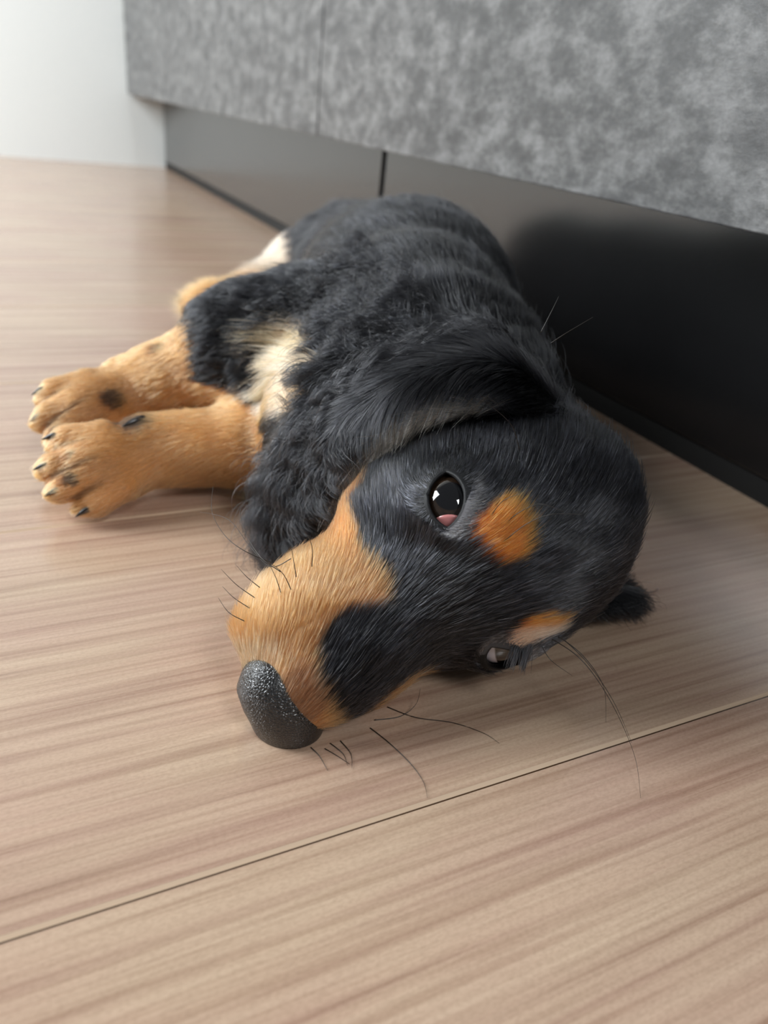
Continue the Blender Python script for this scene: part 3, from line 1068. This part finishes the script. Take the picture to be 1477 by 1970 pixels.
def build_ear(rows, N0, label, fur_len, curl_from, dens, rim=True):
    V, Fq, fl, nn, C, Wd, Nv, m, k, ax = ear(rows, 'ear', label, N0, 1)
    o = mesh_obj('ear', V * CM, fl, skin, dog)
    ca = o.data.attributes.new('tint', 'FLOAT_COLOR', 'POINT')
    c4 = np.ones((len(V), 4), np.float32); c4[:, :3] = BLACK
    ca.data.foreach_set('color', c4.reshape(-1))
    if label:
        o['label'] = label
    P, Nn = sample(V, Fq, nn, np.full(len(V), float(dens)))
    # parameters of each root
    dd = ((P[:, None, :] - C[None]) ** 2).sum(2)
    i = dd.argmin(1)
    s = i / (m - 1.0)
    w = ((P - C[i]) * Wd[i]).sum(1) / (Wd[i] ** 2).sum(1)
    up = ((P - C[i]) * Nv[i]).sum(1)
    A = ax[i] / np.linalg.norm(ax[i], axis=1, keepdims=True)
    Wn = Wd[i] / np.linalg.norm(Wd[i], axis=1, keepdims=True)
    # hair runs down from the ridge to the front rim, backwards behind it
    side = np.where(w > .25, .95, -.25 * (1 - sstep(s, .6, 1)))[:, None] * sstep(np.abs(w - .25), 0, .25)[:, None]
    D = A * .75 + Wn * side
    D -= Nn * (D * Nn).sum(1, keepdims=True)
    D /= np.linalg.norm(D, axis=1, keepdims=True) + 1e-9
    ln = (fur_len[0] + (fur_len[1] - fur_len[0]) * s) * rng.uniform(.7, 1.15, len(P))
    col = np.tile(BLACK, (len(P), 1))
    if rim:
        r = sstep(w + rng.normal(size=len(P)) * .04, .93 - .25 * sstep(s, .3, .6), 1.0 - .15 * sstep(s, .3, .6)) * sstep(s, .24, .36) * (1 - sstep(s, .74, .82)) * .92
        lg = rng.uniform(size=len(P)) < .25
        col[lg] *= rng.uniform(2, 8, (lg.sum(), 1))
        col = col * (1 - r[:, None]) + CREAM * .95 * r[:, None]
    ok = P[:, 2] > .1
    cu = ((s > curl_from) & (w < .6)) | (s > .85) | ((w < -.15) & (s > .25))
    col = col * rng.uniform(.7, 1.25, (len(P), 1))
    mk = ok & ~cu
    rr = rng.uniform(.8, 1.2, len(P)) * .0085
    grow('ear_fur', o, P[mk], Nn[mk], D[mk], ln[mk], rr[mk], col[mk], .20, BLACK_HAIR, clump=.55, clsize=.22, wob=.22, npts=7)
    mk = ok & cu
    grow('curly_ear_fur', o, P[mk], Nn[mk], D[mk], ln[mk] * 1.25, rr[mk], col[mk], .42, BLACK_HAIR, curl=(.17, 1.2, 1.5), clump=.75, clsize=.40, wob=.5, npts=12)
    return o


build_ear([((14.2, 14.9, 5.4), (15.5, 16.8, 5.6), .25),
           ((13.4, 15.2, 6.2), (15.0, 18.3, 6.8), .55),
           ((12.6, 15.4, 6.75), (14.3, 19.4, 7.5), .75),
           ((11.7, 15.8, 7.2), (13.3, 19.9, 8.1), .80),
           ((10.6, 16.65, 6.95), (11.3, 20.2, 7.8), .80),
           ((9.7, 17.6, 6.1), (9.5, 20.4, 6.9), .75),
           ((8.85, 18.3, 4.85), (8.1, 20.7, 5.5), .65),
           ((8.3, 18.9, 3.5), (7.3, 21.3, 4.0), .50),
           ((7.85, 19.4, 2.1), (7.0, 21.8, 2.5), .42),
           ((7.55, 19.9, .9), (7.1, 21.4, 1.1), .25)], (-.3, -.3, 1), None, (.95, 1.5), .62, 430)
build_ear([((13.6, 14.6, .9), (14.6, 17.4, .9), .35),
           ((15.6, 14.2, .7), (16.6, 16.9, .7), .40),
           ((17.2, 14.4, .5), (17.6, 16.2, .5), .30),
           ((18.0, 14.9, .35), (18.1, 15.7, .35), .12)], (0, 0, 1), None, (.7, 1.0), .8, 300, rim=False)

# ------------------------------------------------------------------ eyes
def eye_material(gaze, whites, lim):
    m, nt, b = new_mat('dark_brown_eye')
    tc = N(nt, 'ShaderNodeTexCoord')
    dot = N(nt, 'ShaderNodeVectorMath', operation='DOT_PRODUCT')
    nrm = N(nt, 'ShaderNodeVectorMath', operation='NORMALIZE')
    nt.links.new(tc.outputs['Object'], nrm.inputs[0])
    nt.links.new(nrm.outputs[0], dot.inputs[0]); dot.inputs[1].default_value = gaze
    n = noise(nt, tc.outputs['Object'], 900, 3)
    iris = ramp(nt, n, [(.3, (.010, .006, .004)), (.7, (.030, .017, .010))])
    r = ramp(nt, dot.outputs['Value'], [(.0, (1, 1, 1)), (lim, (1, 1, 1)), (lim + .05, (0, 0, 0)), (1, (0, 0, 0))])
    c = mix(nt, r, iris, whites)
    p = ramp(nt, dot.outputs['Value'], [(.0, (0, 0, 0)), (.90, (0, 0, 0)), (.915, (1, 1, 1))])
    c = mix(nt, p, c, (.002, .002, .003))
    nt.links.new(c, b.inputs['Base Color'])
    b.inputs['Roughness'].default_value = .06
    b.inputs['Coat Weight'].default_value = 1
    b.inputs['Coat Roughness'].default_value = .01
    return m


def ball(name, c, r, mat, parent, seg=64):
    bm = bmesh.new()
    bmesh.ops.create_uvsphere(bm, u_segments=seg, v_segments=seg // 2, radius=r * CM)
    me = bpy.data.meshes.new(name); bm.to_mesh(me); bm.free()
    me.shade_smooth(); me.materials.append(mat)
    o = bpy.data.objects.new(name, me)
    SC.collection.objects.link(o); o.location = Vector(c) * CM
    o.parent = parent
    return o


pink = plain('pink_third_eyelid', (.52, .20, .19), .22)
for s in (1, -1):
    n_ = EYE_N[s] / np.linalg.norm(EYE_N[s])
    gz = HA @ (n_ + (np.array([-.10, .12, .10]) if s == 1 else np.array([-1.1, .1, .2])))
    gz /= np.linalg.norm(gz)
    c = HW(EYES[s])
    e = ball('eye', c, EYE_R - .02, eye_material(tuple(gz), (.62, .60, .66) if s == -1 else (.45, .30, .28), .24 if s == -1 else .40), dog)
    # third eyelid: a slice of skin at the inner corner
    n_, Lx, Tx = eye_frame(s)
    if s == 1:
        vs, fs = [], []
        for i in range(9):
            for j in range(9):
                a = math.radians(31 + i * 5.0); bb = math.radians(-26 + j * 6.5)
                a -= .10 * math.cos(bb * 3)
                d = n_ * math.cos(a) * math.cos(bb) + Lx * math.sin(a) + Tx * math.cos(a) * math.sin(bb)
                d /= np.linalg.norm(d)
                vs.append(HW(EYES[s] + d * (EYE_R + .005)) * CM)
        for i in range(8):
            for j in range(8):
                a = i * 9 + j
                fs.append((a, a + 1, a + 10, a + 9))
        o = mesh_obj('third_eyelid', vs, fs, pink, dog)
        so = o.modifiers.new('thickness', 'SOLIDIFY'); so.thickness = .0003; so.offset = 0

# ------------------------------------------------------------------ nose leather
def nose_sdf(P):
    q = P - NOSE_C
    d = ell(q, (.0, 0, .0), (.95, 1.44, .98))
    d = smin(d, ell(q, (.05, .55, -.25), (.8, .62, .70)), .3)
    d = smin(d, ell(q, (.05, -.55, -.25), (.8, .62, .70)), .3)
    for s in (1, -1):
        d = smax(d, -cone(q, (.35, s * .55, -.38), (1.1, s * .50, -.42), .13, .20), .12)
        d = smax(d, -cone(q, (.45, s * .75, -.50), (.75, s * 1.30, -.62), .10, .09), .10)
    return d


Vn, Fn = field_mesh(nose_sdf, NOSE_C - 1.5, NOSE_C + 1.5, .045)
Vn = HW(Vn); Vn[:, 2] = np.maximum(Vn[:, 2], .03)
nm, nt, b = new_mat('black_nose_leather')
vv = mapping(nt, (1, 1, 1))
vo = N(nt, 'ShaderNodeTexVoronoi', feature='DISTANCE_TO_EDGE'); vo.inputs['Scale'].default_value = 1500; vo.inputs['Randomness'].default_value = .9
wn = N(nt, 'ShaderNodeTexNoise'); wn.inputs['Scale'].default_value = 500
nt.links.new(vv, wn.inputs['Vector'])
ad = N(nt, 'ShaderNodeMixRGB'); ad.blend_type = 'ADD'; ad.inputs[0].default_value = .0006
nt.links.new(vv, ad.inputs[1]); nt.links.new(wn.outputs['Color'], ad.inputs[2])
nt.links.new(ad.outputs[0], vo.inputs['Vector'])
hh = N(nt, 'ShaderNodeMapRange', interpolation_type='SMOOTHSTEP'); hh.inputs['From Max'].default_value = .28
nt.links.new(vo.outputs['Distance'], hh.inputs['Value'])
c = ramp(nt, hh.outputs[0], [(.0, (.003, .003, .003)), (.7, (.012, .012, .013))])
nt.links.new(c, b.inputs['Base Color'])
b.inputs['Roughness'].default_value = .27
b.inputs['Specular IOR Level'].default_value = .9
bump(nt, b, hh.outputs[0], .55, .00018)
mesh_obj('nose', Vn * CM, Fn, nm, dog)

# ------------------------------------------------------------------ claws
CLAW = plain('black_claw', (.016, .014, .015), .22)


def claw(base, d, up, L, r):
    base = np.array(base, float); d = np.array(d, float); d /= np.linalg.norm(d)
    up = np.array(up, float); up -= d * (up @ d); up /= np.linalg.norm(up)
    sd = np.cross(d, up)
    vs, fs = [], []
    n, k = 12, 14
    for i in range(n):
        t = i / (n - 1)
        c = base + d * L * t - up * L * .35 * t * t
        rr = r * (1 - t ** 1.6) + .008
        for j in range(k):
            a = 2 * math.pi * j / k
            vs.append((c + sd * rr * .72 * math.cos(a) + up * rr * math.sin(a)) * CM)
    for i in range(n - 1):
        for j in range(k):
            fs.append((i * k + j, i * k + (j + 1) % k, (i + 1) * k + (j + 1) % k, (i + 1) * k + j))
    fs += [tuple(range(k))[::-1], tuple((n - 1) * k + j for j in range(k))]
    for v in vs: v[2] = max(v[2], .02 * CM)
    return mesh_obj('claw', vs, fs, CLAW, dog)


for k_, (wr, tip, up, wd, th) in PAWS.items():
    wr = np.array(wr, float); tip = np.array(tip, float)
    A = frame(tip - wr, up); Lg = np.linalg.norm(tip - wr)
    for o in (-1.5, -.5, .5, 1.5):
        ln = Lg * (.80 if abs(o) > 1 else .97)
        y1 = o * wd * .235 * 1.30
        bs = wr + A @ np.array([ln + wd * .0, y1 * 1.02, .04 * th])
        claw(bs, A @ np.array([1, o * .12, -.25]), A[:, 2], .50 if k_ != 'hind' else .45, .15)
claw((3.95, 26.8, 3.0), (-.8, -.35, .25), (0, -.2, 1), .80, .24)          # dew claw on the upper side of the near paw

# ------------------------------------------------------------------ whiskers
WM = plain('whisker_hair', (.02, .014, .010), .35)


def tube(name, pts, r, mat, parent):
    pts = [Vector(p) * CM for p in pts]
    # smooth the polyline
    out = []
    for i in range(len(pts) - 1):
        p0, p1, p2, p3 = pts[max(i - 1, 0)], pts[i], pts[i + 1], pts[min(i + 2, len(pts) - 1)]
        for q in range(8):
            f = q / 8
            out.append(.5 * (2 * p1 + (p2 - p0) * f + (2 * p0 - 5 * p1 + 4 * p2 - p3) * f * f + (3 * p1 - 3 * p2 + p3 - p0) * f ** 3))
    out.append(pts[-1])
    vs, fs = [], []
    k = 6; n = len(out)
    for i, p in enumerate(out):
        d = (out[min(i + 1, n - 1)] - out[max(i - 1, 0)]).normalized()
        a = d.orthogonal().normalized(); b2 = d.cross(a)
        rr = r * CM * (1 - .75 * i / n)
        for j in range(k):
            t = 2 * math.pi * j / k
            vs.append(p + a * rr * math.cos(t) + b2 * rr * math.sin(t))
    for i in range(n - 1):
        for j in range(k):
            fs.append((i * k + j, i * k + (j + 1) % k, (i + 1) * k + (j + 1) % k, (i + 1) * k + j))
    fs += [tuple(range(k))[::-1], tuple((n - 1) * k + j for j in range(k))]
    return mesh_obj(name, vs, fs, mat, parent)


for w_ in WHISKERS:
    tube('whisker', w_, .013, WM, dog)
